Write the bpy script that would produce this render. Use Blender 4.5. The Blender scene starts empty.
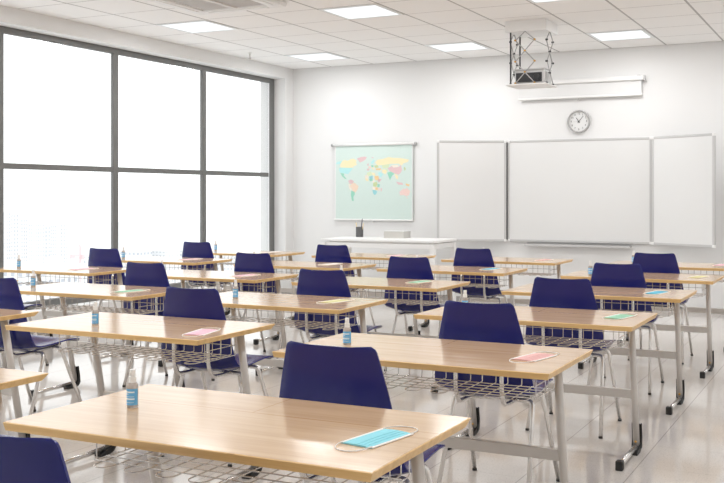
import bpy, bmesh, math, random
from mathutils import Vector, Matrix
random.seed(7)
S = bpy.context.scene
COL = S.collection
PI = math.pi

# ------------------------------------------------------------------ materials
MATS = {}
def newmat(name):
    m = bpy.data.materials.new(name); m.use_nodes = True
    m.node_tree.nodes.clear(); MATS[name] = m
    return m, m.node_tree.nodes, m.node_tree.links

def principled(name, col, rough=0.5, metal=0.0, spec=0.5, coat=0.0, coat_rough=0.1, trans=0.0, bump=None, vary=0.0, vscale=8.0, ior=1.45):
    m, n, l = newmat(name)
    out = n.new('ShaderNodeOutputMaterial'); b = n.new('ShaderNodeBsdfPrincipled')
    l.new(b.outputs[0], out.inputs[0])
    b.inputs['Base Color'].default_value = (*col, 1)
    b.inputs['Roughness'].default_value = rough; b.inputs['Metallic'].default_value = metal
    b.inputs['Specular IOR Level'].default_value = spec
    b.inputs['Coat Weight'].default_value = coat; b.inputs['Coat Roughness'].default_value = coat_rough
    b.inputs['Transmission Weight'].default_value = trans; b.inputs['IOR'].default_value = ior
    tc = n.new('ShaderNodeTexCoord')
    if vary > 0:
        nz = n.new('ShaderNodeTexNoise'); nz.inputs['Scale'].default_value = vscale; nz.inputs['Detail'].default_value = 4
        l.new(tc.outputs['Object'], nz.inputs['Vector'])
        mx = n.new('ShaderNodeMix'); mx.data_type = 'RGBA'
        mx.inputs['A'].default_value = (*[c * (1 - vary) for c in col], 1)
        mx.inputs['B'].default_value = (*[min(1, c * (1 + vary)) for c in col], 1)
        l.new(nz.outputs['Fac'], mx.inputs['Factor']); l.new(mx.outputs['Result'], b.inputs['Base Color'])
    if bump:
        nz = n.new('ShaderNodeTexNoise'); nz.inputs['Scale'].default_value = bump[0]; nz.inputs['Detail'].default_value = 3
        l.new(tc.outputs['Object'], nz.inputs['Vector'])
        bp = n.new('ShaderNodeBump'); bp.inputs['Strength'].default_value = bump[1]; bp.inputs['Distance'].default_value = 0.002
        l.new(nz.outputs['Fac'], bp.inputs['Height']); l.new(bp.outputs[0], b.inputs['Normal'])
    return m

class NB:
    """small node helper"""
    def __init__(s, n, l): s.n, s.l = n, l
    def m(s, op, a, b=None, c=None):
        q = s.n.new('ShaderNodeMath'); q.operation = op
        for i, v in enumerate((a, b, c)):
            if v is None: continue
            if isinstance(v, (int, float)): q.inputs[i].default_value = v
            else: s.l.new(v, q.inputs[i])
        return q.outputs[0]
    def mix(s, f, a, b):
        q = s.n.new('ShaderNodeMix'); q.data_type = 'RGBA'
        for k, v in (('Factor', f), ('A', a), ('B', b)):
            if isinstance(v, (int, float)): q.inputs[k].default_value = v
            elif isinstance(v, tuple): q.inputs[k].default_value = (*v, 1)
            else: s.l.new(v, q.inputs[k])
        return q.outputs['Result']
    def line(s, x, period, phase, width):
        """1 on a line of the given width around phase + k*period"""
        t = s.m('SUBTRACT', x, phase - period / 2)
        t = s.m('DIVIDE', t, period); t = s.m('FRACT', t); t = s.m('SUBTRACT', t, 0.5); t = s.m('ABSOLUTE', t)
        return s.m('LESS_THAN', t, width / 2 / period)
    def noise(s, vec, scale, detail=3, rough=.5):
        q = s.n.new('ShaderNodeTexNoise'); q.inputs['Scale'].default_value = scale; q.inputs['Detail'].default_value = detail
        q.inputs['Roughness'].default_value = rough
        s.l.new(vec, q.inputs['Vector']); return q.outputs['Fac']

def mat_floor():
    m, n, l = newmat('polished_terrazzo_tile'); N = NB(n, l)
    out = n.new('ShaderNodeOutputMaterial'); b = n.new('ShaderNodeBsdfPrincipled'); l.new(b.outputs[0], out.inputs[0])
    g = n.new('ShaderNodeNewGeometry'); sp = n.new('ShaderNodeSeparateXYZ'); l.new(g.outputs['Position'], sp.inputs[0])
    lx = N.line(sp.outputs[0], 0.47, -2.005, 0.0055); ly = N.line(sp.outputs[1], 0.47, 0.12, 0.0035)
    big = N.noise(g.outputs['Position'], 2.2, 4); fine = N.noise(g.outputs['Position'], 55, 3, .7); spk = N.noise(g.outputs['Position'], 130, 2, .6)
    c = N.mix(big, (.64, .605, .57), (.72, .685, .65))
    c = N.mix(N.m('MULTIPLY', fine, .6), c, (.55, .515, .48))
    c = N.mix(N.m('MULTIPLY', N.m('GREATER_THAN', spk, .62), .55), c, (.30, .275, .255))
    c = N.mix(N.m('MULTIPLY', ly, .28), c, (.22, .2, .19))
    c = N.mix(N.m('MULTIPLY', lx, .5), c, (.19, .175, .165))
    l.new(c, b.inputs['Base Color'])
    r = N.m('MULTIPLY_ADD', big, .05, .055); l.new(r, b.inputs['Roughness'])
    b.inputs['Specular IOR Level'].default_value = .55
    bp = n.new('ShaderNodeBump'); bp.inputs['Strength'].default_value = .06; bp.inputs['Distance'].default_value = .004
    l.new(N.noise(g.outputs['Position'], 7, 2), bp.inputs['Height']); l.new(bp.outputs[0], b.inputs['Normal'])
    return m

def mat_ceiling():
    m, n, l = newmat('mineral_ceiling_tile'); N = NB(n, l)
    out = n.new('ShaderNodeOutputMaterial'); b = n.new('ShaderNodeBsdfPrincipled'); l.new(b.outputs[0], out.inputs[0])
    g = n.new('ShaderNodeNewGeometry'); sp = n.new('ShaderNodeSeparateXYZ'); l.new(g.outputs['Position'], sp.inputs[0])
    lx = N.line(sp.outputs[0], 0.66, -6.81, 0.022); ly = N.line(sp.outputs[1], 0.66, 12.5636, 0.015)
    sp2 = N.noise(g.outputs['Position'], 90, 3, .7)
    c = N.mix(sp2, (.87, .862, .852), (.91, .902, .892))
    c = N.mix(N.m('MULTIPLY', ly, .62), c, (.33, .32, .31))
    c = N.mix(N.m('MULTIPLY', lx, .75), c, (.33, .32, .31))
    l.new(c, b.inputs['Base Color']); b.inputs['Roughness'].default_value = .9
    b.inputs['Specular IOR Level'].default_value = .2
    return m

def mat_wood(name, lo, hi, edge=False):
    m, n, l = newmat(name); N = NB(n, l)
    out = n.new('ShaderNodeOutputMaterial'); b = n.new('ShaderNodeBsdfPrincipled'); l.new(b.outputs[0], out.inputs[0])
    tc = n.new('ShaderNodeTexCoord'); oi = n.new('ShaderNodeObjectInfo')
    ad = n.new('ShaderNodeVectorMath'); ad.operation = 'ADD'
    l.new(tc.outputs['Object'], ad.inputs[0])
    cm = n.new('ShaderNodeCombineXYZ'); l.new(N.m('MULTIPLY', oi.outputs['Random'], 30.0), cm.inputs[2]); l.new(cm.outputs[0], ad.inputs[1])
    mp = n.new('ShaderNodeMapping'); mp.inputs['Scale'].default_value = (1.6, 26, 26); l.new(ad.outputs[0], mp.inputs[0])
    mp2 = n.new('ShaderNodeMapping'); mp2.inputs['Scale'].default_value = (3.0, 90, 90); l.new(ad.outputs[0], mp2.inputs[0])
    gr = N.noise(mp.outputs[0], 1.0, 5, .6); gr2 = N.noise(mp2.outputs[0], 1.0, 3, .6)
    t = N.m('ADD', N.m('MULTIPLY', gr, .7), N.m('MULTIPLY', gr2, .3))
    rp = n.new('ShaderNodeMapRange'); rp.inputs['From Min'].default_value = .33; rp.inputs['From Max'].default_value = .67
    l.new(t, rp.inputs['Value'])
    c = N.mix(rp.outputs[0], lo, hi)
    sp = n.new('ShaderNodeSeparateXYZ'); l.new(tc.outputs['Object'], sp.inputs[0])
    if not edge:
        back = N.m('GREATER_THAN', sp.outputs[1], .097)
        c = N.mix(N.m('MULTIPLY', back, .12), c, lo)
        seam = N.m('LESS_THAN', N.m('ABSOLUTE', N.m('SUBTRACT', sp.outputs[1], .097)), .0028)
        jt = N.m('MULTIPLY', N.m('LESS_THAN', N.m('ABSOLUTE', N.m('ADD', sp.outputs[0], .018)), .0022), back)
        c = N.mix(N.m('MULTIPLY', N.m('MAXIMUM', seam, jt), .75), c, (.42, .22, .08))
        b.inputs['Roughness'].default_value = .15
        b.inputs['Specular IOR Level'].default_value = .85
    else:
        kn = n.new('ShaderNodeMapping'); kn.inputs['Scale'].default_value = (7, 40, 40); l.new(ad.outputs[0], kn.inputs[0])
        k = N.noise(kn.outputs[0], 1.0, 2)
        c = N.mix(N.m('MULTIPLY', N.m('GREATER_THAN', k, .70), .4), c, (.32, .15, .05))
        b.inputs['Roughness'].default_value = .35
    l.new(c, b.inputs['Base Color'])
    return m

def mat_emit(name, col, st):
    m, n, l = newmat(name)
    out = n.new('ShaderNodeOutputMaterial'); e = n.new('ShaderNodeEmission')
    e.inputs[0].default_value = (*col, 1); e.inputs[1].default_value = st
    l.new(e.outputs[0], out.inputs[0]); return m

def mat_pane():
    m, n, l = newmat('clear_window_glass')
    out = n.new('ShaderNodeOutputMaterial'); tr = n.new('ShaderNodeBsdfTransparent'); gl = n.new('ShaderNodeBsdfGlossy')
    tr.inputs[0].default_value = (.97, .98, .98, 1); gl.inputs['Roughness'].default_value = .02
    mx = n.new('ShaderNodeMixShader'); mx.inputs[0].default_value = .045
    l.new(tr.outputs[0], mx.inputs[1]); l.new(gl.outputs[0], mx.inputs[2]); l.new(mx.outputs[0], out.inputs[0])
    return m

def mat_building(name, wall, win, px, pz):
    m, n, l = newmat(name); N = NB(n, l)
    out = n.new('ShaderNodeOutputMaterial'); b = n.new('ShaderNodeBsdfPrincipled'); l.new(b.outputs[0], out.inputs[0])
    tc = n.new('ShaderNodeTexCoord'); sp = n.new('ShaderNodeSeparateXYZ'); l.new(tc.outputs['Object'], sp.inputs[0])
    u = N.m('ADD', sp.outputs[0], sp.outputs[1])
    a = N.line(u, px, 0.3, px * .5); c = N.line(sp.outputs[2], pz, 0.5, pz * .5)
    l.new(N.mix(N.m('MULTIPLY', a, c), wall, win), b.inputs['Base Color'])
    b.inputs['Roughness'].default_value = .9; b.inputs['Specular IOR Level'].default_value = .1
    return m

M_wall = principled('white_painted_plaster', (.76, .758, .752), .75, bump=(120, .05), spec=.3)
M_floor = mat_floor(); M_ceil = mat_ceiling()
M_base = principled('warm_grey_skirting', (.38, .36, .34), .45, vary=.05)
M_frame = principled('grey_window_aluminium', (.165, .165, .16), .42, metal=.1, spec=.4, vary=.06, vscale=3)
M_pane = mat_pane()
M_oak = mat_wood('light_oak_veneer', (.505, .325, .178), (.63, .44, .262))
M_oakedge = mat_wood('golden_oak_edge', (.62, .37, .135), (.80, .54, .25), True)
M_steel = principled('grey_painted_steel', (.60, .57, .54), .33, metal=.25, spec=.5, vary=.03)
M_chrome = principled('polished_chrome', (.80, .79, .78), .1, metal=1, vary=.02)
M_satin = principled('satin_chrome', (.70, .685, .67), .24, metal=.9, vary=.03)
M_leg = principled('bright_chrome_tube', (.82, .805, .785), .2, metal=.72, vary=.02)
M_wire = principled('chromed_wire', (.76, .745, .725), .22, metal=.7, vary=.04)
M_black = principled('black_rubber', (.018, .018, .018), .5, vary=.15, vscale=30)
M_navy = principled('navy_plastic', (.0095, .0125, .125), .19, spec=.5, bump=(420, .012), vary=.06, vscale=5)
M_boardw = principled('white_enamel_board', (.725, .725, .718), .28, spec=.45, vary=.01, vscale=2)
M_alu = principled('satin_aluminium', (.54, .535, .53), .4, metal=.15, vary=.02)
M_whitepl = principled('white_plastic', (.80, .795, .785), .4, vary=.015)
M_whitecap = principled('white_pump_plastic', (.82, .815, .80), .35, vary=.02, vscale=20)
M_grill = principled('beige_grille_plastic', (.62, .595, .575), .5, vary=.04)
M_dark = principled('dark_grey_plastic', (.035, .035, .037), .45, vary=.1)
M_projgrey = principled('projector_grey', (.42, .415, .41), .45, vary=.05)
M_brass = principled('brass_rivet', (.62, .36, .10), .3, metal=.9, vary=.05)
M_label = principled('blue_label', (.13, .42, .72), .45, vary=.03, vscale=40)
M_print = principled('white_print', (.85, .88, .90), .5, vary=.02)
M_bottle = principled('clear_bottle_plastic', (.62, .575, .54), .06, trans=.45, ior=1.36, vary=.01)
M_liquid = principled('gel_liquid', (.62, .57, .53), .12, trans=.55, ior=1.33, vary=.03)
M_loop = principled('white_elastic', (.85, .82, .78), .8, vary=.03, vscale=60)
M_paper = principled('paper_stack', (.60, .585, .55), .8, vary=.05, vscale=60)
M_cupm = principled('grey_mesh_metal', (.13, .13, .13), .4, metal=.4, vary=.2, vscale=90)
M_lamp = mat_emit('lit_diffuser', (.96, .985, 1.0), 1.12)
M_trof = principled('white_troffer_steel', (.80, .82, .83), .5, vary=.01)

# ------------------------------------------------------------------ mesh helpers
def T(x=0, y=0, z=0): return Matrix.Translation((x, y, z))
def RX(a): return Matrix.Rotation(a, 4, 'X')
def RY(a): return Matrix.Rotation(a, 4, 'Y')
def RZ(a): return Matrix.Rotation(a, 4, 'Z')

class MB:
    def __init__(s): s.bm = bmesh.new()
    def _merge(s, b2, mi=0, smooth=False):
        for f in b2.faces: f.material_index = mi; f.smooth = smooth
        me = bpy.data.meshes.new('tmp'); b2.to_mesh(me); b2.free(); s.bm.from_mesh(me); bpy.data.meshes.remove(me); return s
    def box(s, x0, x1, y0, y1, z0, z1, bev=0.0, mi=0, mat=None, seg=2):
        b = bmesh.new(); bmesh.ops.create_cube(b, size=1.0)
        for v in b.verts:
            v.co = Vector(((x0 + x1) / 2 + v.co.x * (x1 - x0), (y0 + y1) / 2 + v.co.y * (y1 - y0), (z0 + z1) / 2 + v.co.z * (z1 - z0)))
        if bev > 0: bmesh.ops.bevel(b, geom=b.edges[:], offset=bev, segments=seg, affect='EDGES', profile=.5)
        if mat is not None: bmesh.ops.transform(b, matrix=mat, verts=b.verts[:])
        return s._merge(b, mi)
    def tube(s, pts, r, n=8, mi=0, closed=False, cap=True, sx=1.0):
        pts = [Vector(p) for p in pts]; b = bmesh.new(); rings = []
        k = len(pts); prev = None
        for i, p in enumerate(pts):
            if closed: t = (pts[(i + 1) % k] - pts[i - 1]).normalized()
            elif i == 0: t = (pts[1] - pts[0]).normalized()
            elif i == k - 1: t = (pts[-1] - pts[-2]).normalized()
            else: t = ((pts[i + 1] - p).normalized() + (p - pts[i - 1]).normalized()).normalized()
            if prev is None:
                a = Vector((1, 0, 0)) if abs(t.x) < .9 else Vector((0, 1, 0))
                u = (a - t * a.dot(t)).normalized()
            else: u = (prev - t * prev.dot(t)).normalized()
            w = t.cross(u); prev = u
            rings.append([b.verts.new(p + (u * math.cos(2 * PI * j / n) * sx + w * math.sin(2 * PI * j / n)) * r) for j in range(n)])
        for i in range(k if closed else k - 1):
            A, B = rings[i], rings[(i + 1) % k]
            for j in range(n): b.faces.new((A[j], A[(j + 1) % n], B[(j + 1) % n], B[j]))
        if cap and not closed:
            b.faces.new(rings[0][::-1]); b.faces.new(rings[-1])
        bmesh.ops.recalc_face_normals(b, faces=b.faces[:])
        return s._merge(b, mi, True)
    def lathe(s, prof, n=20, mi=0, mat=None, smooth=True):
        b = bmesh.new(); rings = []
        for r, z in prof:
            rings.append([b.verts.new((max(r, 1e-5) * math.cos(2 * PI * j / n), max(r, 1e-5) * math.sin(2 * PI * j / n), z)) for j in range(n)])
        for A, B in zip(rings, rings[1:]):
            for j in range(n): b.faces.new((A[j], A[(j + 1) % n], B[(j + 1) % n], B[j]))
        b.faces.new(rings[0][::-1]); b.faces.new(rings[-1])
        bmesh.ops.recalc_face_normals(b, faces=b.faces[:])
        if mat is not None: bmesh.ops.transform(b, matrix=mat, verts=b.verts[:])
        return s._merge(b, mi, smooth)
    def prism(s, poly, h, mi=0, mat=None):
        """poly in local XY extruded by h along Z"""
        b = bmesh.new(); lo = [b.verts.new((x, y, 0)) for x, y in poly]; hi = [b.verts.new((x, y, h)) for x, y in poly]
        b.faces.new(lo[::-1]); b.faces.new(hi)
        k = len(poly)
        for i in range(k): b.faces.new((lo[i], lo[(i + 1) % k], hi[(i + 1) % k], hi[i]))
        bmesh.ops.recalc_face_normals(b, faces=b.faces[:])
        if mat is not None: bmesh.ops.transform(b, matrix=mat, verts=b.verts[:])
        return s._merge(b, mi)
    def grid(s, rows, mi=0, smooth=True):
        b = bmesh.new(); vs = [[b.verts.new(p) for p in r] for r in rows]
        for A, B in zip(vs, vs[1:]):
            for j in range(len(A) - 1): b.faces.new((A[j], A[j + 1], B[j + 1], B[j]))
        bmesh.ops.recalc_face_normals(b, faces=b.faces[:])
        return s._merge(b, mi, smooth)
    def build(s, name, mats, parent=None, kind=None):
        me = bpy.data.meshes.new(name); s.bm.to_mesh(me); s.bm.free()
        for m in (mats if isinstance(mats, (list, tuple)) else [mats]): me.materials.append(m)
        o = bpy.data.objects.new(name, me); COL.objects.link(o)
        if parent is not None: o.parent = parent
        if kind: o['kind'] = kind
        return o

def autosmooth(o, ang=40):
    me = o.data
    for p in me.polygons: p.use_smooth = True
    bm = bmesh.new(); bm.from_mesh(me)
    for e in bm.edges:
        if len(e.link_faces) == 2 and e.calc_face_angle(0) > math.radians(ang): e.smooth = False
    bm.to_mesh(me); bm.free()

def thing(name, label=None, cat=None, loc=(0, 0, 0), rz=0, group=None):
    o = bpy.data.objects.new(name, None); COL.objects.link(o); o.empty_display_size = .05
    o.location = loc; o.rotation_euler = (0, 0, rz)
    return tag(o, label, cat, group)
def tag(o, label, cat, group=None):
    if label: o['label'] = label
    if cat: o['category'] = cat
    if group: o['group'] = group
    return o
def dup(root, loc, rz, label):
    def cp(o, parent):
        c = o.copy(); COL.objects.link(c)
        if parent is not None: c.parent = parent
        for ch in list(kids.get(o.name, [])): cp(ch, c)
        return c
    kids = {}
    for o in bpy.data.objects:
        if o.parent: kids.setdefault(o.parent.name, []).append(o)
    r = cp(root, None); r.location = loc; r.rotation_euler = (0, 0, rz); r['label'] = label
    return r

def bend(pts, r=.03, n=5):
    """round the corners of a polyline"""
    pts = [Vector(p) for p in pts]; out = [pts[0]]
    for a, p, b in zip(pts, pts[1:], pts[2:]):
        d1, d2 = (a - p), (b - p); q = min(r, d1.length * .49, d2.length * .49)
        p1, p2 = p + d1.normalized() * q, p + d2.normalized() * q
        for i in range(n + 1):
            t = i / n; out.append(p1.lerp(p, t).lerp(p.lerp(p2, t), t))
    out.append(pts[-1]); return out

# ------------------------------------------------------------------ room
YW, XL, XR, YB, CE = 12.5636, -7.439, 1.15, -2.6, 3.228
TZ = .7625
WT = .42                                        # thickness of the window wall
OY0, OY1, OZ0, OZ1 = -1.45, 12.344, .235, 3.07  # window opening
MB().box(XL - WT, XR + .2, YB - .2, YW + .2, -.15, 0).build('floor', M_floor, kind='structure')
MB().box(XL - WT, XR + .2, YB - .2, YW + .2, CE, CE + .12).build('ceiling', M_ceil, kind='structure')
MB().box(XL, XR, YW, YW + .2, 0, CE).build('wall_front', M_wall, kind='structure')
M_wall_bounce = principled('unseen_wall_bounce_white', (.92, .918, .912), .75, bump=(120, .05), spec=.3)  # unseen walls made lighter than the front wall to bounce more light
MB().box(XL, XR, YB - .2, YB, 0, CE).build('wall_back', M_wall_bounce, kind='structure')
MB().box(XR, XR + .2, YB - .2, YW + .2, 0, CE).build('wall_right', M_wall_bounce, kind='structure')
w = MB()
w.box(XL - WT, XL, YB - .2, YW + .2, 0, OZ0); w.box(XL - WT, XL, YB - .2, YW + .2, OZ1, CE)
w.box(XL - WT, XL, YB - .2, OY0, OZ0, OZ1); w.box(XL - WT, XL, OY1, YW + .2, OZ0, OZ1)
w.build('wall_left', M_wall, kind='structure')
MB().box(XL, XR, YW - .014, YW, 0, .056, .003).build('baseboard_front', M_base, kind='structure')
MB().box(XR - .014, XR, YB, YW - .014, 0, .056, .003).build('baseboard_right', M_base, kind='structure')
MB().box(XL, XL + .014, YB, YW - .014, 0, .056, .003).build('baseboard_left', M_base, kind='structure')

# window wall: one aluminium frame with mullions, transom and panes
XF = -7.62
FD = .045                                       # depth of the profiles
win = bpy.data.objects.new('window_1', None); COL.objects.link(win); win['kind'] = 'structure'
f = MB()
f.box(XF - FD, XF, OY0, OY1, 3.003, OZ1, .004); f.box(XF - FD, XF, OY0, OY1, OZ0, .315, .004)
f.box(XF - FD, XF, OY0, OY0 + .07, .315, 3.003, .004); f.box(XF - FD, XF, OY1 - .075, OY1, .315, 3.003, .004)
f.box(XF, XF + .012, OY1 - .143, OY1 - .09, .30, 3.02, .002); 
f.build('window_frame', M_frame, win, 'structure')
ys = [OY0 + .02]; my = [8.973 - 1.70 * k for k in range(1, 7)]  # bays past the view repeat the pitch, added unseen for daylight
mull = sorted(my[:5] + [8.973, 10.672])
for y in mull:
    MB().box(XF - .036, XF + .004, y - .084, y, .30, 3.02, .003).build('mullion', M_frame, win, 'structure')
edges = [OY0 + .07] + mull + [OY1 - .075]
for a, b in zip(edges, edges[1:]):
    MB().box(XF - .036, XF, a - .004 if a > OY0 + .1 else a, b - .08, 1.664, 1.722, .004).build('transom', M_frame, win, 'structure')
    for z0, z1 in ((.315, 1.664), (1.722, 3.003)):
        g = MB(); g.box(XF - .02, XF - .014, a, b - .07, z0, z1); o = g.build('pane', M_pane, win, 'structure')

# ------------------------------------------------------------------ ceiling things
def ceiling_light(x, y, label):
    t = thing('ceiling_light', label, 'ceiling light', (x, y, CE), 0, 'recessed ceiling light panels')
    q = .66 / 2 - .012; f = MB()
    for a, b, c, d in ((-q, q, -q, -q + .035), (-q, q, q - .035, q), (-q, -q + .035, -q + .035, q - .035), (q - .035, q, -q + .035, q - .035)):
        f.box(a, b, c, d, -.008, 0.0, .002)
    f.build('frame', M_trof, t)
    MB().box(-q + .035, q - .035, -q + .035, q - .035, -.006, -.001).build('diffuser', M_lamp, t)
    return t
LC = [-6.81, -4.83, -2.85, -.87]; LR = [11.244, 8.605, 5.965, 3.325, .685]  # panels outside the view continue the grid, added to light the room
LN = {(0, 0): 'square lit ceiling panel in the corner between windows and map wall',
      (1, 0): 'square lit ceiling panel left of the projector, close to the front wall',
      (2, 0): 'square lit ceiling panel right of the projector, close to the front wall',
      (0, 1): 'square lit ceiling panel beside the air conditioner, nearest the windows',
      (1, 1): 'square lit ceiling panel between air conditioner and projector',
      (2, 1): 'square lit ceiling panel just above the projector lift, cut by the top edge',
      (3, 0): 'unseen square lit ceiling panel near the right wall, first from the front wall'}
proto = None
for y in LR:
    for x in LC:
        ld = bpy.data.lights.new('ceiling_panel_lamp', 'AREA'); ld.size = .56; ld.energy = 16.0; ld.color = (.985, .99, 1.0)
        lo = bpy.data.objects.new('ceiling_panel_lamp', ld); COL.objects.link(lo); lo.location = (x + .33, y + .33, CE - .012)
for j, y in enumerate(LR):
    for i, x in enumerate(LC):
        lab = LN.get((i, j), 'unseen square ceiling panel, column %s from the windows, row %s from the front' % (('one', 'two', 'three', 'four')[i], ('one', 'two', 'three', 'four', 'five')[j]))
        if proto is None: proto = ceiling_light(x + .33, y + .33, lab)
        else: dup(proto, (x + .33, y + .33, CE), 0, lab)

t = thing('air_conditioner', 'white square cassette air conditioner with slatted grille set in the ceiling', 'air conditioner', (-5.405, 7.68, CE))
p = MB(); q = .497
for a, b, c, d in ((-q, q, -q, -.36), (-q, q, .36, q), (-q, -.36, -.36, .36), (.36, q, -.36, .36)): p.box(a, b, c, d, -.045, 0, .012)
p.build('panel', M_whitepl, t)
g = MB(); g.box(-.36, .36, -.36, .36, -.02, 0)
for k in range(17): g.box(-.35, .35, -.34 + k * .0425 - .009, -.34 + k * .0425 + .009, -.034, -.016, .003)
g.build('grille', M_grill, t)
MB().box(-.03, .03, -.36, .36, -.044, -.02, .004).build('divider', M_grill, t)
for a in range(4):
    b = MB().box(-.33, .33, .395, .45, -.052, -.044, .003, mat=RZ(a * PI / 2)).build('air_flap', M_whitepl, t)

t = thing('smoke_detector', 'small white round ceiling detector cut by the right edge of the photo', 'smoke detector', (-1.17, 10.22, CE))
MB().lathe([(.075, 0), (.075, -.015), (.06, -.035), (.03, -.04)], 24).build('base', M_whitepl, t)
MB().lathe([(.028, -.039), (.026, -.05), (.012, -.054)], 20).build('sensor_head', M_whitepl, t)
t = thing('sprinkler', 'tiny white hanging sprinkler on the ceiling near the window corner', 'sprinkler', (-7.08, 10.87, CE))
MB().lathe([(.03, 0), (.03, -.006), (.012, -.012)], 16).build('escutcheon', M_whitepl, t)
MB().lathe([(.008, -.01), (.008, -.06), (.018, -.066), (.02, -.075), (.006, -.085)], 12).build('sprinkler_head', M_grill, t)

# projector lift + projector
PX0, PX1, PY0, PY1 = -3.404, -2.963, 10.105, 10.533
t = thing('projector_lift', 'white scissor lift hanging from the ceiling that carries the projector', 'projector lift', ((PX0 + PX1) / 2, (PY0 + PY1) / 2, CE))
hx, hy = (PX1 - PX0) / 2, (PY1 - PY0) / 2
MB().box(-hx, hx, -hy, hy, -.116, 0, .004).build('ceiling_box', M_whitepl, t)
MB().box(-hx, hx, -hy, hy, -.675, -.662, .003).build('platform', M_whitepl, t)
def scissor(mat, w):
    s = MB(); z0, z1 = -.10, -.655; n = 2.5; per = .222
    zs = [-.116, -.207, -.318, -.43, -.541, -.655]
    # two zigzag bars that cross at the pivots
    xs = [0, 1, 0, -1, 0, 1]
    for sg in (1, -1):
        P = [Vector((sg * xs[i] * w, -.004 * sg, zs[i])) for i in range(6)]
        s.tube([P[0], P[1]], .0055, 6)
        s.tube([P[1], P[3]], .0055, 6); s.tube([P[3], P[5]], .0055, 6)
    o = s; 
    bmesh.ops.transform(s.bm, matrix=mat, verts=s.bm.verts[:])
    so = s.build('scissor_arms', M_projgrey, t)
    for i in (1, 2, 3, 4, 5):
        for sg in ((1, -1) if i % 2 else (1,)):
            MB().lathe([(.010, -.012), (.010, .012)], 10, mat=mat @ T(sg * w * (1 if i % 2 else 0), 0, zs[i]) @ RX(PI / 2)).build('rivet', M_brass if abs(mat[0][0]) > .5 else M_dark, so)
scissor(T(-.01, -hy + .018, 0), .104)
scissor(T(hx - .02, -.01, 0) @ RZ(PI / 2), .112); scissor(T(-hx + .03, -.01, 0) @ RZ(PI / 2), .112)
for x, y in ((-hx + .045, -hy + .05), (-hx + .045, hy - .06)):
    MB().tube([(x, y, -.115), (x, y, -.664)], .009, 8).build('guide_rod', M_dark, t)
t = thing('projector', 'grey and black video projector on the lift platform under the ceiling', 'projector', ((PX0 + PX1) / 2 + .010, 10.335, CE - .661))
MB().box(-.162, .165, -.12, .13, .014, .150, .012).build('body', M_alu, t)
MB().box(-.145, .135, -.128, -.118, .024, .122, .003).build('front_grille', M_dark, t)
MB().box(-.166, .168, -.125, .135, .150, .166, .004).build('top_cover', M_alu, t)
MB().lathe([(.034, 0), (.034, .03), (.026, .034)], 20, mat=T(.08, -.118, .07) @ RX(PI / 2)).build('lens', M_dark, t)
for x in (-.13, .13):
    for y in (-.09, .1): MB().lathe([(.012, 0), (.012, .016)], 12, mat=T(x, y, 0)).build('foot', M_black, t)

# ------------------------------------------------------------------ front wall things
t = thing('projection_screen', 'white pull-down projection screen rolled up high on the wall above the clock', 'projection screen', (-3.25, YW, 2.835))
MB().box(-.80, .80, -.085, -.0, -.025, .03, .012).build('case', M_whitepl, t)
MB().box(-.822, -.80, -.088, 0, -.03, .034, .006).build('end_cap', M_alu, t)
MB().box(.80, .822, -.088, 0, -.03, .034, .006).build('end_cap', M_alu, t)
MB().box(-.775, .775, -.05, -.047, -.19, -.02).build('fabric', M_boardw, t)
b = MB().box(-.785, .785, -.062, -.036, -.212, -.186, .006).build('bottom_bar', M_whitepl, t)
MB().tube([(0, -.05, -.21), (0, -.05, -.232), (-.02, -.05, -.24), (.02, -.05, -.24)], .006, 8).build('pull_handle', M_alu, b)
for x in (-.74, .74): MB().box(x - .02, x + .02, -.03, 0, -.01, .045, .003).build('wall_mount', M_alu, t)

# clock
t = thing('wall_clock', 'round white wall clock with a grey rim above the whiteboard', 'clock', (-3.255, YW, 2.331))
CK = RX(PI / 2)                                  # local z of lathe -> -y
R = .145
MB().lathe([(R, 0), (R, .03), (R - .006, .04), (R - .016, .04), (R - .022, .022), (R - .022, .012)], 48, mat=CK).build('rim', M_projgrey, t)
face = MB().lathe([(R - .02, .0), (R - .02, .018)], 48, mat=CK, smooth=False).build('dial', M_boardw, t)
def text_mesh(s, size):
    c = bpy.data.curves.new('txt', 'FONT'); c.body = s; c.size = size; c.align_x = 'CENTER'; c.align_y = 'CENTER'; c.extrude = .0006
    o = bpy.data.objects.new('txt', c); COL.objects.link(o); bpy.context.view_layer.update()
    dg = bpy.context.evaluated_depsgraph_get(); me = bpy.data.meshes.new_from_object(o.evaluated_get(dg))
    bpy.data.objects.remove(o); bpy.data.curves.remove(c); return me
nm = MB()
for h in range(1, 13):
    me = text_mesh(str(h), .034); a = 2 * PI * h / 12
    me.transform(T(.097 * math.sin(a), -.0188, .097 * math.cos(a)) @ RX(PI / 2)); nm.bm.from_mesh(me); bpy.data.meshes.remove(me)
nm.build('numerals', M_dark, t)
def hand(name, deg, ln, w, y, mt):
    MB().box(-w / 2, w / 2, y - .001, y + .001, -.02, ln, mat=RY(math.radians(deg))).build(name, mt, t)
hand('hour_hand', 326, .06, .007, -.022, M_dark); hand('minute_hand', 41, .092, .005, -.025, M_dark); hand('second_hand', 269, .07, .002, -.028, M_projgrey)
MB().lathe([(.008, .018), (.008, .03)], 16, mat=CK).build('hub', M_dark, t)

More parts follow.
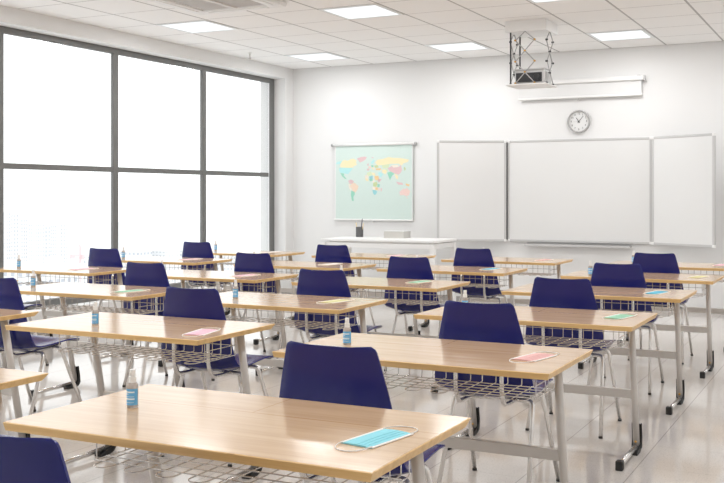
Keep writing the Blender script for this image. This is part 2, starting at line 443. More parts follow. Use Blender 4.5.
# whiteboard: fixed centre and two folded wings
def framed(t, name, x0, x1, z0, z1, th, fr, mat):
    p = MB().box(x0 + fr * .6, x1 - fr * .6, -th + .005, -.004, z0 + fr * .6, z1 - fr * .6, mat=mat).build(name, M_boardw, t)
    f = MB()
    f.box(x0, x1, -th, 0, z1 - fr, z1, .004, mat=mat); f.box(x0, x1, -th, 0, z0, z0 + fr, .004, mat=mat)
    f.box(x0, x0 + fr, -th, 0, z0 + fr, z1 - fr, .004, mat=mat); f.box(x1 - fr, x1, -th, 0, z0 + fr, z1 - fr, .004, mat=mat)
    f.build('board_frame', M_alu, p)
    c = MB()
    for x in (x0, x1):
        for z in (z0, z1):
            sx = 1 if x == x0 else -1; sz = 1 if z == z0 else -1
            c.box(min(x, x + sx * .03) - .002, max(x, x + sx * .03) + .002, -th - .002, .001, min(z, z + sz * .03) - .002, max(z, z + sz * .03) + .002, .004, mat=mat)
    c.build('corner_cap', M_whitepl, p)
    return p
BX0, BX1, BZ0, BZ1 = -4.182, -2.347, .803, 2.112
t = thing('whiteboard', 'large white triptych whiteboard with two folded side wings on the front wall', 'whiteboard', (0, YW, 0))
framed(t, 'centre_panel', BX0, BX1, BZ0, BZ1, .055, .03, T(0, -.0, 0))
A = math.radians(30)
framed(t, 'side_wing', -.917, -.012, BZ0, BZ1, .03, .03, T(BX0 - .006, -.055, 0) @ RZ(A))
framed(t, 'side_wing', .012, .917, BZ0, BZ1, .03, .03, T(BX1 + .006, -.055, 0) @ RZ(-A))
for x in (BX0 - .006, BX1 + .006):
    MB().tube([(x, -.06, BZ0 + .02), (x, -.06, BZ1 - .02)], .009, 8).build('hinge', M_dark, t)
tr = MB(); tr.box(-3.93, -2.60, -.13, -.002, .752, .764, .003); tr.box(-3.93, -2.60, -.135, -.125, .752, .78, .003); tr.box(-3.93, -2.60, -.012, -.002, .752, .803, .002)
tr.build('pen_tray', M_alu, t)

# world map on a roller
t = thing('world_map', 'pale green roll-down world map with coloured countries left of the whiteboard', 'map', (-6.14, YW, 1.04))
MB().tube([(-.625, -.035, 2.108), (.645, -.035, 2.108)], .019, 14).build('roller', M_whitepl, t)
for x in (-.635, .652): MB().lathe([(.022, -.014), (.022, .014)], 16, mat=T(x, -.035, 2.108) @ RY(PI / 2)).build('end_cap', M_projgrey, t)
sheet = MB().box(-.60, .605, -.028, -.024, 1.065, 2.095)
sheet.box(-.60, -.583, -.0285, -.028, 1.065, 2.095, mi=1); sheet.box(.592, .605, -.0285, -.028, 1.065, 2.095, mi=1)
mapcols = {'sea': (.585, .72, .665), 'white': (.78, .78, .77), 'yel': (.86, .74, .42), 'cy': (.38, .74, .74), 'gr': (.22, .60, .44), 'pk': (.70, .46, .47), 'pe': (.82, .62, .46),
           'lp': (.82, .58, .52), 'ol': (.50, .60, .26), 'or': (.84, .56, .22), 'cr': (.82, .74, .62), 'bl': (.22, .58, .62), 'lg': (.62, .72, .44)}
keys = list(mapcols); mm = [principled('map_ink_' + k, tuple(c_ * .82 + .12 for c_ in mapcols[k]), .6, vary=.02, vscale=30) for k in keys]
polys = [('cy', [(35, 157), (44, 147), (70, 140), (64, 156), (50, 158)]), ('yel', [(70, 142), (85, 136), (100, 141), (118, 132), (134, 130), (150, 140), (146, 152), (152, 162), (135, 170), (128, 177), (110, 178), (62, 175), (60, 160)]),
 ('pk', [(150, 130), (170, 123), (192, 120), (205, 124), (196, 137), (180, 146), (168, 151), (160, 140)]), ('cy', [(55, 178), (110, 178), (130, 180), (118, 195), (108, 205), (104, 212), (85, 208), (60, 203), (54, 190)]),
 ('gr', [(60, 205), (82, 208), (80, 220), (88, 228), (96, 238), (86, 236), (72, 224)]), ('pk', [(104, 246), (120, 240), (136, 250), (126, 262), (112, 264)]),
 ('pe', [(125, 258), (140, 258), (160, 275), (155, 293), (142, 310), (130, 302), (120, 282), (112, 276)]), ('cr', [(104, 262), (114, 264), (112, 276), (122, 288), (118, 300), (108, 284)]),
 ('gr', [(121, 300), (138, 304), (140, 318), (132, 332), (134, 354), (124, 352), (118, 318)]),
 ('yel', [(248, 152), (262, 138), (290, 134), (320, 125), (350, 130), (380, 131), (426, 140), (420, 152), (398, 158), (388, 170), (372, 160), (330, 160), (292, 165), (262, 168)]),
 ('cy', [(226, 152), (240, 136), (247, 140), (240, 156), (231, 162)]), ('ol', [(244, 168), (262, 166), (268, 178), (248, 180)]), ('lp', [(212, 172), (226, 170), (226, 182), (214, 182)]), ('pk', [(205, 184), (220, 184), (216, 194), (205, 193)]),
 ('gr', [(228, 166), (240, 166), (240, 176), (229, 177)]), ('yel', [(228, 178), (242, 178), (246, 192), (238, 190)]), ('pk', [(206, 160), (214, 156), (214, 168), (207, 168)]),
 ('lg', [(284, 166), (326, 162), (318, 182), (290, 184)]), ('pk', [(314, 182), (336, 172), (346, 180), (368, 178), (384, 168), (390, 192), (384, 206), (372, 217), (348, 209), (326, 198)]),
 ('cr', [(334, 168), (368, 166), (372, 176), (346, 180)]), ('gr', [(312, 206), (332, 200), (350, 212), (338, 222), (327, 246), (319, 224)]), ('yel', [(350, 212), (362, 216), (370, 226), (368, 242), (358, 236)]),
 ('pk', [(358, 252), (374, 256), (392, 260), (396, 270), (370, 268)]), ('or', [(408, 262), (430, 268), (426, 278), (410, 272)]), ('lp', [(376, 306), (398, 288), (406, 292), (414, 284), (432, 302), (426, 322), (412, 330), (400, 322), (380, 324)]), ('lp', [(412, 334), (420, 334), (416, 341)]),
 ('cy', [(264, 205), (276, 202), (292, 216), (278, 230), (270, 222)]), ('yel', [(284, 188), (304, 190), (312, 202), (302, 214), (288, 206)]), ('or', [(252, 183), (280, 182), (278, 192), (254, 192)]), ('lg', [(304, 186), (314, 186), (316, 200), (308, 198)]),
 ('lg', [(204, 206), (226, 198), (234, 216), (218, 224), (206, 218)]), ('yel', [(230, 204), (248, 206), (250, 222), (236, 220)]), ('cr', [(194, 218), (206, 216), (216, 226), (208, 238), (196, 234)]), ('bl', [(216, 226), (236, 220), (236, 236), (222, 240)]),
 ('or', [(246, 222), (266, 222), (270, 240), (256, 246), (246, 238)]), ('yel', [(194, 234), (212, 236), (214, 250), (202, 248)]), ('gr', [(216, 238), (236, 236), (236, 248), (222, 250)]), ('pk', [(264, 238), (284, 238), (272, 256), (262, 250)]),
 ('cr', [(234, 248), (246, 244), (244, 256), (236, 258)]), ('ol', [(238, 258), (256, 252), (262, 266), (254, 280), (238, 276)]), ('gr', [(262, 264), (274, 266), (272, 282), (260, 280)]), ('cr', [(234, 278), (250, 280), (250, 294), (236, 294)]), ('or', [(250, 282), (264, 282), (262, 296), (250, 296)]), ('lp', [(266, 284), (274, 284), (270, 300), (264, 298)]),
 ('bl', [(234, 296), (250, 296), (260, 304), (254, 318), (244, 322), (238, 312)]), ('pk', [(278, 288), (286, 286), (282, 304), (278, 302)]), ('ol', [(398, 184), (404, 176), (410, 188), (404, 198)]), ('pk', [(228, 124), (242, 124), (236, 130)])]
for ci, (k, P) in enumerate(polys):
    q = [(-.60 + (x - 30) / 415 * 1.205, 2.095 - (y - 62) / 388 * 1.03) for x, y in P]
    b = bmesh.new(); b.faces.new([b.verts.new((x, -.0284, z)) for x, z in q])
    bmesh.ops.recalc_face_normals(b, faces=b.faces[:])
    r = bmesh.ops.extrude_face_region(b, geom=b.faces[:]); 
    for v in [e for e in r['geom'] if isinstance(e, bmesh.types.BMVert)]: v.co.y += .0010
    bmesh.ops.recalc_face_normals(b, faces=b.faces[:])
    sheet._merge(b, keys.index(k))
sheet.build('map_sheet', mm, t)
for o_ in [o_ for o_ in bpy.data.objects if o_.parent == t]: o_.location.z = -1.04
bb = MB().box(-.61, .615, -.04, -.014, 1.048, 1.072, .005).build('bottom_rod', M_whitepl, t)
MB().tube([(0, -.027, 1.05), (0, -.027, 1.03)], .01, 10).build('pull_knob', M_whitepl, bb)
bb.location.z = -1.04
for x in (-.5, .5): MB().box(x - .012, x + .012, -.03, 0, 1.06, 1.085, .002).build('wall_mount', M_alu, t)

# teacher's desk with things on it
DZ = .85; DX0, DX1, DY0, DY1 = -6.25, -4.68, 11.25, 11.985
t = thing('teacher_desk', "white teacher's desk on square legs below the world map", 'desk', ((DX0 + DX1) / 2, (DY0 + DY1) / 2, 0))
a, b_ = (DX1 - DX0) / 2, (DY1 - DY0) / 2
MB().box(-a, a, -b_, b_, DZ - .028, DZ, .004).build('tabletop', M_whitepl, t)
fr = MB(); z0, z1 = DZ - .105, DZ - .045
fr.box(-a + .02, a - .02, -b_ + .02, -b_ + .05, z0, z1, .003); fr.box(-a + .02, a - .02, b_ - .05, b_ - .02, z0, z1, .003)
fr.box(-a + .02, -a + .05, -b_ + .05, b_ - .05, z0, z1, .003); fr.box(a - .05, a - .02, -b_ + .05, b_ - .05, z0, z1, .003)
for x in (-a + .1, a - .1):
    for y in (-b_ + .035, b_ - .035): fr.box(x - .02, x + .02, y - .012, y + .012, z1 - .002, DZ - .027)
fr.build('frame', M_whitepl, t)
for sx in (-1, 1):
    for sy in (-1, 1):
        x, y = sx * (a - .035), sy * (b_ - .035)
        l = MB().box(x - .03, x + .03, y - .03, y + .03, .012, z1, .004).build('leg', M_whitepl, t)
        MB().lathe([(.02, 0), (.02, .013)], 14, mat=T(x, y, 0)).build('foot', M_black, l)
CUP = (-6.03, 11.91, DZ)
t = thing('pen_cup', "dark mesh pen cup standing on the teacher's desk", 'pen cup', CUP)
MB().lathe([(.046, 0), (.05, .004), (.05, .128), (.052, .132), (.047, .132), (.046, .01)], 24).build('cup', M_cupm, t)
for i, (dx, dy, tl, az, ln, c, lab) in enumerate(((-.02, .005, .20, PI, .20, (.72, .55, .28), 'yellow wooden pencil leaning left in the pen cup'), (.005, .02, .10, .6, .235, (.05, .05, .07), 'dark tall pen in the middle of the pen cup'), (.025, -.01, .22, 0.1, .19, (.68, .52, .30), 'tan pencil leaning right in the pen cup'))):
    t = thing('pencil', lab, 'pencil', (CUP[0] + dx, CUP[1] + dy, DZ + .012), 0, "pencils in the pen cup")
    m_ = principled('pencil_paint_%s' % ('yellow', 'black', 'tan')[i], c, .4, vary=.05)
    mt = RZ(az) @ RY(tl)
    MB().lathe([(.006, 0), (.006, ln * .9)], 8, mat=mt).build('shaft', m_, t)
    MB().lathe([(.006, ln * .9), (.0012, ln)], 8, mat=mt).build('tip', M_dark if i == 1 else M_grill, t)
t = thing('paper_stack', "thick pale stack of paper lying on the teacher's desk", 'paper stack', (-5.45, 11.85, DZ), 0)
q = MB(); z = 0
for k in range(9):
    dx, dy = random.uniform(-.004, .004), random.uniform(-.004, .004)
    q.box(-.14 + dx, .14 + dx, -.11 + dy, .11 + dy, z, z + .0095, .0008); z += .0095
q.build('sheets', M_paper, t)
MB().box(-.141, .141, -.111, .111, z, z + .004, .001).build('top_cover', M_boardw, t)

# ------------------------------------------------------------------ student desk
W, D = 1.162, .646
def make_desk():
    t = thing('student_desk', None, 'desk', (0, 0, 0), 0, 'student desks standing in rows')
    th = .024; X, Y = W / 2, D / 2
    b = bmesh.new()
    c = .0025
    top = [(-X + c, -Y + c, TZ), (X - c, -Y + c, TZ), (X - c, Y - c, TZ), (-X + c, Y - c, TZ)]
    mid = [(-X, -Y, TZ - c), (X, -Y, TZ - c), (X, Y, TZ - c), (-X, Y, TZ - c)]
    bot = [(-X + .007, -Y + .003, TZ - th), (X - .007, -Y + .003, TZ - th), (X - .007, Y - .026, TZ - th), (-X + .007, Y - .026, TZ - th)]
    R_ = [[b.verts.new(p) for p in r] for r in (top, mid, bot)]
    b.faces.new(R_[0]); b.faces.new(R_[2][::-1])
    for A_, B_ in zip(R_, R_[1:]):
        for i in range(4): b.faces.new((A_[i], B_[i], B_[(i + 1) % 4], A_[(i + 1) % 4]))
    bmesh.ops.recalc_face_normals(b, faces=b.faces[:])
    m = MB(); me = bpy.data.meshes.new('x')
    for f_ in b.faces: f_.material_index = 0 if f_.normal.z > .9 else 1
    b.to_mesh(me); b.free(); m.bm.from_mesh(me)
    m.build('tabletop', [M_oak, M_oakedge], t)
    ly = lambda z: -D / 2 + .635 - .2 * (z - .04)
    for s in (-1, 1):
        x = s * (W / 2 - .11)
        L = MB().tube([(x, ly(.022), .022), (x, ly(TZ - th), TZ - th)], .021, 14, sx=.86); 
        L.box(x - .03, x + .03, ly(TZ - th) - .06, ly(TZ - th) + .05, TZ - th - .005, TZ - th, .001)
        leg = L.build('leg', M_steel, t)
        y0 = -D / 2
        f_ = MB().tube([(x, y0 + .215, .026), (x, y0 + .61, .034)], .0135, 12)
        f_.build('foot_bar', M_satin, leg)
        MB().box(x - .019, x + .019, y0 + .196, y0 + .24, 0, .05, .006).build('end_cap', M_black, leg)
        # black corner guard behind the leg
        g = MB(); P = []
        out_ = [(.545, .0), (.62, .0), (.655, .012), (.672, .035), (.668, .08), (.655, .15)]
        inn = [(.640, .15), (.646, .08), (.640, .052), (.62, .036), (.545, .012)]
        g.prism([(y0 + a_, z_) for a_, z_ in out_ + inn], .044, mat=T(x - .022, 0, 0) @ Matrix(((0, 0, 1, 0), (1, 0, 0, 0), (0, 1, 0, 0), (0, 0, 0, 1))))
        for sx in (-.0265, .0225):
            g.prism([(y0 + a_, z_) for a_, z_ in ((.63, .02), (.655, .02), (.664, .08), (.648, .155), (.638, .155), (.646, .08))], .004, mat=T(x + sx, 0, 0) @ Matrix(((0, 0, 1, 0), (1, 0, 0, 0), (0, 1, 0, 0), (0, 0, 0, 1))))
        g.build('corner_guard', M_black, leg)
        MB().lathe([(.007, -.021), (.007, -.0235)], 10, mat=T(x, ly(.06) , .06) @ RX(-PI / 2) ).build('screw', M_brass, leg)
    zb = .325; MB().box(-W / 2 + .11, W / 2 - .11, ly(zb) - .012, ly(zb) + .012, zb - .024, zb + .024, .003).build('crossbeam', M_steel, t)
    # wire basket
    zc = .625; yb = -D / 2 + .46; yf = -D / 2 + .145; r = .0021; x0, x1 = -.42, .47
    wb = MB(); n = 8; pit = (x1 - x0) / n; hw = pit * .27
    for k in range(n):
        xc = x0 + pit * (k + .5)
        P = [(xc - hw, yb, TZ - th), (xc - hw, yb, zc), (xc - hw, yf + hw, zc)]
        arc = [(xc - hw * math.cos(a_), yf + hw - hw * math.sin(a_), zc) for a_ in [PI * i / 8 for i in range(1, 8)]]
        P2 = [(xc + hw, yf + hw, zc), (xc + hw, yb, zc), (xc + hw, yb, TZ - th)]
        wb.tube(bend(P[:3], .006, 2) + arc + bend(P2, .006, 2), r, 6)
    for y in (yf + .05, yf + .10, yf + .155, yf + .21, yf + .265): wb.tube([(x0, y, zc + .004), (x1, y, zc + .004)], r, 6)
    for z in (zc + .045,): wb.tube([(x0, yb + .004, z), (x1, yb + .004, z)], r, 6)
    for x in (x0, x1):
        wb.tube(bend([(x, yf + .06, TZ - th), (x, yf + .06, zc), (x, yb, zc), (x, yb, TZ - th)], .012, 3), r, 6)
        wb.tube([(x, (yf + yb) / 2 + .03, TZ - th), (x, (yf + yb) / 2 + .03, zc)], r, 6)
        wb.tube([(x, yf + .06, zc + .05), (x, yb, zc + .05)], r, 6)
    wb.build('wire_basket', M_wire, t)
    return t

# ------------------------------------------------------------------ student chair
def catmull(P, n):
    out = []
    Q = [P[0]] + P + [P[-1]]
    for i in range(1, len(Q) - 2):
        p0, p1, p2, p3 = Q[i - 1:i + 3]
        for k in range(n):
            t = k / n
            out.append(tuple(.5 * ((2 * b) + (-a + c) * t + (2 * a - 5 * b + 4 * c - d) * t * t + (-a + 3 * b - 3 * c + d) * t ** 3) for a, b, c, d in zip(p0, p1, p2, p3)))
    out.append(tuple(P[-1])); return out
# stations: y, z, half width, forward/upward bow of the side edges
PROF = [(-.302, .915, .162, .016), (-.295, .86, .176, .018), (-.285, .76, .200, .021), (-.276, .66, .219, .024), (-.266, .58, .232, .027), (-.250, .525, .238, .030), (-.216, .487, .239, .032),
        (-.15, .471, .235, .034), (-.05, .474, .228, .032), (.05, .486, .221, .026), (.13, .497, .215, .016), (.20, .498, .209, .005), (.232, .483, .202, 0)]
def chair_rows():
    st = catmull(PROF, 5); q0, q1 = st[0], st[1]
    st[1:1] = [tuple(a + (b - a) * t for a, b in zip(q0, q1)) for t in (.06, .16, .3, .5, .75)]
    # arc length for rounding both ends
    L = [0]
    for a, b in zip(st, st[1:]): L.append(L[-1] + math.hypot(b[0] - a[0], b[1] - a[1]))
    tot = L[-1]; rows = []
    for i, (y, z, hw, bow) in enumerate(st):
        d = min(L[i], tot - L[i]); r = .014 if L[i] < tot / 2 else .06
        if d < r: hw -= r * (1 - math.sqrt(max(0, 1 - (1 - d / r) ** 2)))
        a, b = st[max(0, i - 1)], st[min(len(st) - 1, i + 1)]
        ty, tz = b[0] - a[0], b[1] - a[1]; q = math.hypot(ty, tz); ny, nz = -tz / q, ty / q     # normal pointing to the sitter
        row = []
        for k in range(15):
            u = -1 + 2 * k / 14; e = bow * (abs(u) ** 2.4)
            row.append(Vector((u * hw, y + ny * e, z + nz * e)))
        rows.append(row)
    return rows
def make_chair():
    t = thing('student_chair', None, 'chair', (0, 0, 0), 0, 'navy plastic school chairs')
    rows = chair_rows(); cut = 32
    for nm_, rr in (('backrest', rows[:cut + 1]), ('seat', rows[cut:])):
        o = MB().grid(rr).build(nm_, M_navy, t)
        md = o.modifiers.new('thickness', 'SOLIDIFY'); md.thickness = .009; md.offset = 0
        bv = o.modifiers.new('soft', 'BEVEL'); bv.width = .003; bv.segments = 2; bv.limit_method = 'ANGLE'; bv.angle_limit = math.radians(50)
    f_ = MB()
    for s in (-1, 1):
        x = s * .11
        f_.tube(bend([(x, -.270, .690), (x, -.296, .672), (x, -.291, .51), (x, -.262, .455), (x, -.15, .450), (x, .13, .476)], .05, 6), .011, 10)
    f_.tube([(-.14, -.09, .451), (.14, -.09, .451)], .0105, 10); f_.tube([(-.14, .05, .466), (.14, .05, .466)], .0105, 10)
    f_.build('seat_frame', M_satin, t)
    for s in (-1, 1):
        for yt, yf in ((-.09, -.255), (.05, .245)):
            zt = .451 if yt < 0 else .466
            l = MB().tube(bend([(s * .13, yt, zt), (s * .192, yt + .0, zt), (s * .218, yf, .012)], .03, 6), .0112, 10).build('leg', M_leg, t)
            MB().lathe([(.0118, 0), (.0125, .002), (.0122, .011), (.0108, .013)], 12, mat=T(s * .218, yf, 0)).build('foot_cap', M_black, l)
    return t

# ------------------------------------------------------------------ bottle, mask
def make_bottle():
    t = thing('spray_bottle', None, 'bottle', (0, 0, 0), 0, 'hand sanitizer bottles on the desks')
    MB().lathe([(.0155, 0), (.0172, .003), (.0172, .066), (.0160, .072), (.0105, .076), (.0095, .078)], 24).build('bottle_body', M_bottle, t)
    l = MB()
    rr = .01765; n = 16; R_ = []
    for z in (.009, .058):
        R_.append([(rr * math.cos(a_), rr * math.sin(a_), z) for a_ in [-2.75 + 2.85 * i / n for i in range(n + 1)]])
    l.grid(R_); lo = l.build('label', M_label, t)
    pr_ = MB()
    for z, h, a0, a1 in ((.046, .0042, -2.35, -.55), (.041, .0022, -2.35, -1.65), (.034, .0012, -2.3, -.6), (.0255, .0042, -2.35, -.55), (.0165, .0012, -2.3, -.7)):
        pr_.grid([[(.0178 * math.cos(a0 + (a1 - a0) * i / 8), .0178 * math.sin(a0 + (a1 - a0) * i / 8), zz) for i in range(9)] for zz in (z, z + h)])
    pr_.build('lettering', M_print, lo)
    MB().lathe([(.0112, .0755), (.0112, .0915), (.0104, .0935)], 20, smooth=False).build('collar', M_whitecap, t)
    h = MB().lathe([(.0062, .093), (.0062, .0955)], 16); h.lathe([(.0090, .0955), (.0092, .0960), (.0090, .113), (.0084, .1145)], 20, smooth=False)
    h.box(-.003, .003, -.0125, -.006, .104, .109, .001); h.build('spray_head', M_whitecap, t)
    MB().lathe([(.0014, .008), (.0014, .076)], 8).build('dip_tube', M_whitecap, t)
    return t
MASKC = {'pale blue': (.26, .63, .71), 'red': (.70, .41, .39), 'green': (.30, .56, .40), 'blue': (.12, .47, .63), 'yellow': (.66, .63, .34), 'pink': (.76, .48, .56), 'white': (.80, .77, .74)}
MM = {k: principled('mask_fabric_' + k.replace(' ', '_'), v, .85, bump=(300, .1), vary=.04, vscale=40) for k, v in MASKC.items()}
def make_mask():
    t = thing('face_mask', None, 'face mask', (0, 0, 0), 0, 'pleated face masks on the desks')
    hw, hl = .050, .0945
    xs = [-.050, -.040, -.016, .002, .0025, .016, .0165, .030, .0305, .042, .050]
    zs = [.0015, .004, .006, .0072, .0058, .0064, .005, .0056, .0042, .0036, .0015]
    ys_ = [-hl, -hl * .96, -hl * .5, 0, hl * .5, hl * .96, hl]
    rows = [[(x, y, .0005 + z * (1 - .35 * (abs(y) / hl) ** 4)) for x, z in zip(xs, zs)] for y in ys_]
    m = MB().grid(rows, smooth=False)
    m.grid([[(x, y, .0004) for x in xs] for y in ys_], smooth=False)
    b = m.bm; bmesh.ops.remove_doubles(b, verts=b.verts[:], dist=1e-5)
    be = [e for e in b.edges if len(e.link_faces) == 1]
    bmesh.ops.bridge_loops(b, edges=be)
    bmesh.ops.recalc_face_normals(b, faces=b.faces[:])
    m.build('fabric', M_loop, t)
    e = MB(); e.box(-.0515, -.043, -hl, hl, .0003, .0042, .0012); e.box(.043, .0515, -hl, hl, .0003, .0036, .0012); e.build('edge_strip', M_loop, t)
    for s in (-1, 1):
        p = []
        for i in range(17):
            a_ = PI * i / 16
            p.append((-.046 * math.cos(a_), s * (hl - .004 + .066 * math.sin(a_) ** .8), .0045 - .0028 * math.sin(a_)))
        MB().tube(p, .0015, 6).build('ear_loop', M_loop, t)
    return t

# ------------------------------------------------------------------ rows
COLN = {1: 'right-hand column', 2: 'second column from the right', 3: 'third column from the right', 4: 'column beside the windows'}
ROWN = {1: 'sixth row from the whiteboard', 2: 'fifth row from the whiteboard', 3: 'fourth row from the whiteboard', 4: 'third row from the whiteboard', 5: 'second row from the whiteboard', 6: 'front row by the whiteboard'}
# key: x, y of the front left corner; mask (colour, dx, dy); bottle (dx, dy); chair x shift (None: no chair)
DESKS = {
 (1, 1): (-2.183, 2.081, ('pale blue', 1.033, .297, -.17), (.200, .319), .002),
 (1, 2): (-2.182, 3.517, ('red', 1.009, .327, -.20), (.190, .30), .042),
 (1, 3): (-2.183, 4.953, ('green', 1.019, .376, -.2), (.192, .271), .028),
 (1, 4): (-2.189, 6.415, ('blue', .956, .339, -.2), None, .012),
 (1, 5): (-2.185, 7.841, ('yellow', 1.003, .350, -.2), (.199, .176), .014),
 (1, 6): (-2.185, 9.265, ('pink', .989, .43, -.2), (.21, .36), .01),
 (2, 1): (-3.798, 2.082, None, None, None),
 (2, 2): (-3.801, 3.636, ('pink', 1.03, .212, .20), (.40, .20), None),
 (2, 3): (-3.796, 4.949, ('yellow', .935, .386, -.2), (.289, .274), .052),
 (2, 4): (-3.796, 6.381, ('green', .850, .43, -.2), (.269, .284), .036),
 (2, 5): (-3.822, 7.869, ('blue', .909, .414, -.2), (.302, .199), .018),
 (2, 6): (-3.794, 9.282, ('red', .944, .385, -.2), (.333, .32), .0),
 (3, 2): (-5.244, 3.505, None, None, None),
 (3, 3): (-5.289, 4.986, ('green', .905, .297, -.2), (.056, .281), .095),
 (3, 4): (-5.283, 6.404, ('pink', .861, .321, -.2), (.182, .130), .058),
 (3, 5): (-5.246, 7.774, ('white', .801, .41, -.2), (.111, .18), .052),
 (3, 6): (-5.273, 9.283, ('pink', .822, .386, -.2), None, .02),
 (4, 3): (-6.888, 4.97, None, None, None),
 (4, 4): (-6.857, 6.347, ('pink', .80, .328, -.2), (.138, .243), .02),
 (4, 5): (-6.851, 7.779, ('pink', .819, .40, -.2), (.082, .269), .044),
 (4, 6): (-6.832, 9.20, ('white', .854, .44, -.2), (.07, .46), .025),
}
CHX = {(3, 4): None}
protos = {}
def place(kind, maker, loc, rz, label):
    if kind not in protos:
        o = maker(); protos[kind] = o; o.location = loc; o.rotation_euler = (0, 0, rz); o['label'] = label; return o
    return dup(protos[kind], loc, rz, label)
for (c, r), (x, y, mk, bt, ch) in DESKS.items():
    where = '%s, %s' % (COLN[c], ROWN[r])
    extra = ' holding a %s mask' % mk[0] if mk else ' cut at left edge'
    place('desk', make_desk, (x + W / 2, y + D / 2, 0), 0, 'oak desk%s, %s' % (extra, where))
    if ch is not None:
        place('chair', make_chair, (x + W / 2 + ch, y - (.285 if (c, r) == (1, 1) else .36), 0), 0, 'navy plastic chair at desk, %s' % where)
    if bt: place('bottle', make_bottle, (x + bt[0], y + bt[1], TZ), 0, 'blue-labelled spray bottle on desk, %s' % where)
    if mk:
        o = place('mask', make_mask, (x + mk[1], y + mk[2], TZ), mk[3], '%s pleated mask on desk, %s' % (mk[0], where))
        fab = [q for q in bpy.data.objects if q.parent == o and q.name.startswith('fabric')][0]
        fab.material_slots[0].link = 'OBJECT'; fab.material_slots[0].material = MM[mk[0]]

# ------------------------------------------------------------------ outside
GZ = -80
M_ground = principled('hazy_pale_ground', (.86, .87, .88), .95, vary=.08, vscale=.02, spec=.1)  # colour whitened as haze and to bounce light up to the ceiling
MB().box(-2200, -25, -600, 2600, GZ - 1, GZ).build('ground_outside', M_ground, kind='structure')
def building(x, y, wx, wy, top, m, label):
    t = thing('building', label, 'building', (x, y, GZ), 0, 'pale distant city buildings')
    h = top - GZ
    MB().box(-wx / 2, wx / 2, -wy / 2, wy / 2, 0, h).build('facade', m, t)
    rf = MB().box(-wx / 2 - .3, wx / 2 + .3, -wy / 2 - .3, wy / 2 + .3, h, h + .8); rf.box(-wx * .2, wx * .15, -wy * .2, wy * .2, h + .8, h + 3.2)
    rf.build('roof', M_bw, t)
M_bw = principled('haze_paled_concrete', (.82, .82, .825), .9, vary=.03, vscale=.2, spec=.1)  # roof colour paled to stand in for distance haze
B1 = mat_building('haze_paled_tower_facade', (.80, .81, .82), (.555, .57, .60), 2.6, 3.1)  # haze over the city is put into these pale wall and window colours
B2 = mat_building('haze_paled_cool_facade', (.78, .79, .80), (.56, .58, .605), 3.4, 3.3)
B3 = mat_building('haze_paled_block_facade', (.74, .75, .77), (.49, .515, .56), 4.0, 3.6)
def at(u, dist):                                   # compass helper: bearing of a picture column
    a = math.radians(26.713) + math.atan((362 - u) / 1005.56)
    return -math.sin(a) * dist, math.cos(a) * dist
BL = [(7, 900, 5, 5, -14, B1), (14.5, 930, 5, 5, -16, B2), (24, 910, 4, 4, -19, B1), (36, 880, 10, 8, -23, B1), (46, 900, 5, 5, -25, B2), (53, 940, 4, 4, -26, B1), (64, 960, 4, 4, -25, B2),
      (20, 420, 26, 16, -28, B3), (55, 470, 16, 14, -30, B3), (106, 700, 26, 14, -40, B3), (132, 800, 26, 16, -42, B3), (158, 820, 30, 18, -43, B2), (186, 900, 24, 18, -47, B3), (228, 900, 30, 20, -48, B2)]
BN = ['leftmost pale tower outside the window', 'slim pale tower second from the left outside', 'narrow pale tower third from the left outside', 'widest pale tower of the skyline cluster outside', 'pale tower right of the widest one outside', 'pale tower at the right end of the cluster', 'lower pale tower standing right of the cluster',
      'low bluish block below the towers at far left', 'low bluish block outside under the left desks', 'low hazy block behind the red crane', 'hazy block beside the second window mullion, right of the crane', 'long hazy block in the middle window pane', 'faint low block left of the third mullion', 'faintest low block in the third window pane']
for (u, d, wx, wy, top, m), lab in zip(BL, BN):
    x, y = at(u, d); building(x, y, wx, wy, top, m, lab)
M_crane = principled('haze_paled_red_steel', (.74, .60, .61), .8, vary=.05, spec=.1)  # red paled to pink in the base colour, imitating haze
x, y = at(80, 640)
t = thing('tower_crane', 'red tower crane in haze-paled colour far outside the left window pane', 'crane', (x, y, GZ))
MB().box(-.7, .7, -.7, .7, 0, GZ * -1 - 29).build('mast', M_crane, t)
zj = -GZ - 36
mt = RZ(math.radians(35))
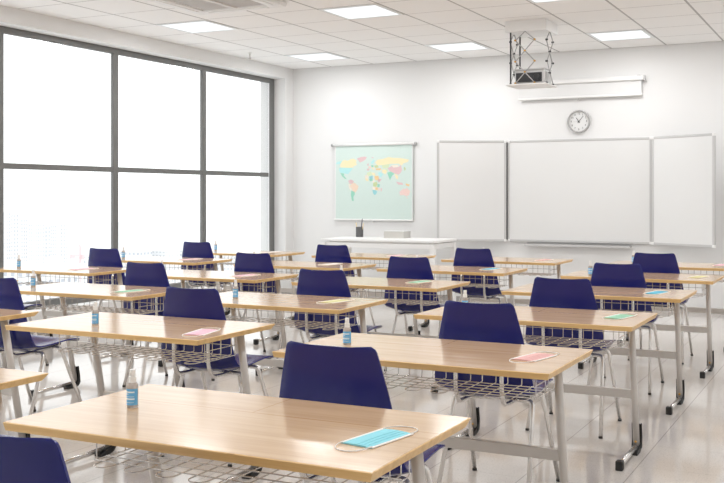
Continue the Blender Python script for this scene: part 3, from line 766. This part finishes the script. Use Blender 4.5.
MB().box(-6, 20, -.5, .5, zj, zj + .9, mat=mt).build('jib', M_crane, t)
MB().box(-6, -3, -.9, .9, zj - 1.6, zj, mat=mt).build('counterweight', M_crane, t)
MB().box(-.9, .9, -.9, .9, zj - 2, zj, mat=mt @ T(1.8, 0, 0)).build('cab', M_crane, t)
c = MB()
for a_, b_ in (((0, 0, zj + 4), (18, 0, zj + .9)), ((0, 0, zj + 4), (-5, 0, zj + .9))): c.tube([mt @ Vector(a_), mt @ Vector(b_)], .12, 6)
c.build('tie_rods', M_crane, t)

# ------------------------------------------------------------------ light
wd = bpy.data.worlds.new('overcast_sky'); S.world = wd; wd.use_nodes = True
bg = wd.node_tree.nodes['Background']; bg.inputs[0].default_value = (.985, .992, 1.0, 1); bg.inputs[1].default_value = 1.78
for a, b in zip(edges, edges[1:]):
    ld = bpy.data.lights.new('window_daylight_portal', 'AREA'); ld.shape = 'RECTANGLE'; ld.size = OZ1 - OZ0; ld.size_y = b - a
    ld.cycles.is_portal = True
    lo = bpy.data.objects.new('window_daylight_portal', ld); COL.objects.link(lo)
    lo.location = (XF - .12, (a + b) / 2, (OZ0 + OZ1) / 2); lo.rotation_euler = (0, -PI / 2, 0)

# ------------------------------------------------------------------ camera
cd = bpy.data.cameras.new('camera'); cam = bpy.data.objects.new('camera', cd); COL.objects.link(cam)
cd.sensor_width = 36; cd.sensor_fit = 'HORIZONTAL'; cd.lens = 50.0; cd.shift_x = 0; cd.shift_y = -(241.5 - 195.2) / 724
cd.clip_start = .05; cd.clip_end = 3000
cam.location = (0, 0, 1.4025); cam.rotation_euler = (PI / 2, 0, math.radians(26.713))
S.camera = cam
S.view_settings.view_transform = 'Standard'; S.view_settings.look = 'None'; S.view_settings.gamma = 1
S.view_settings.exposure = 0.045; S.view_settings.use_curve_mapping = False
S.cycles.use_denoising = True; S.cycles.max_bounces = 10; S.cycles.diffuse_bounces = 6; S.cycles.glossy_bounces = 4
S.cycles.transparent_max_bounces = 12; S.cycles.transmission_bounces = 6; S.cycles.sample_clamp_indirect = 8
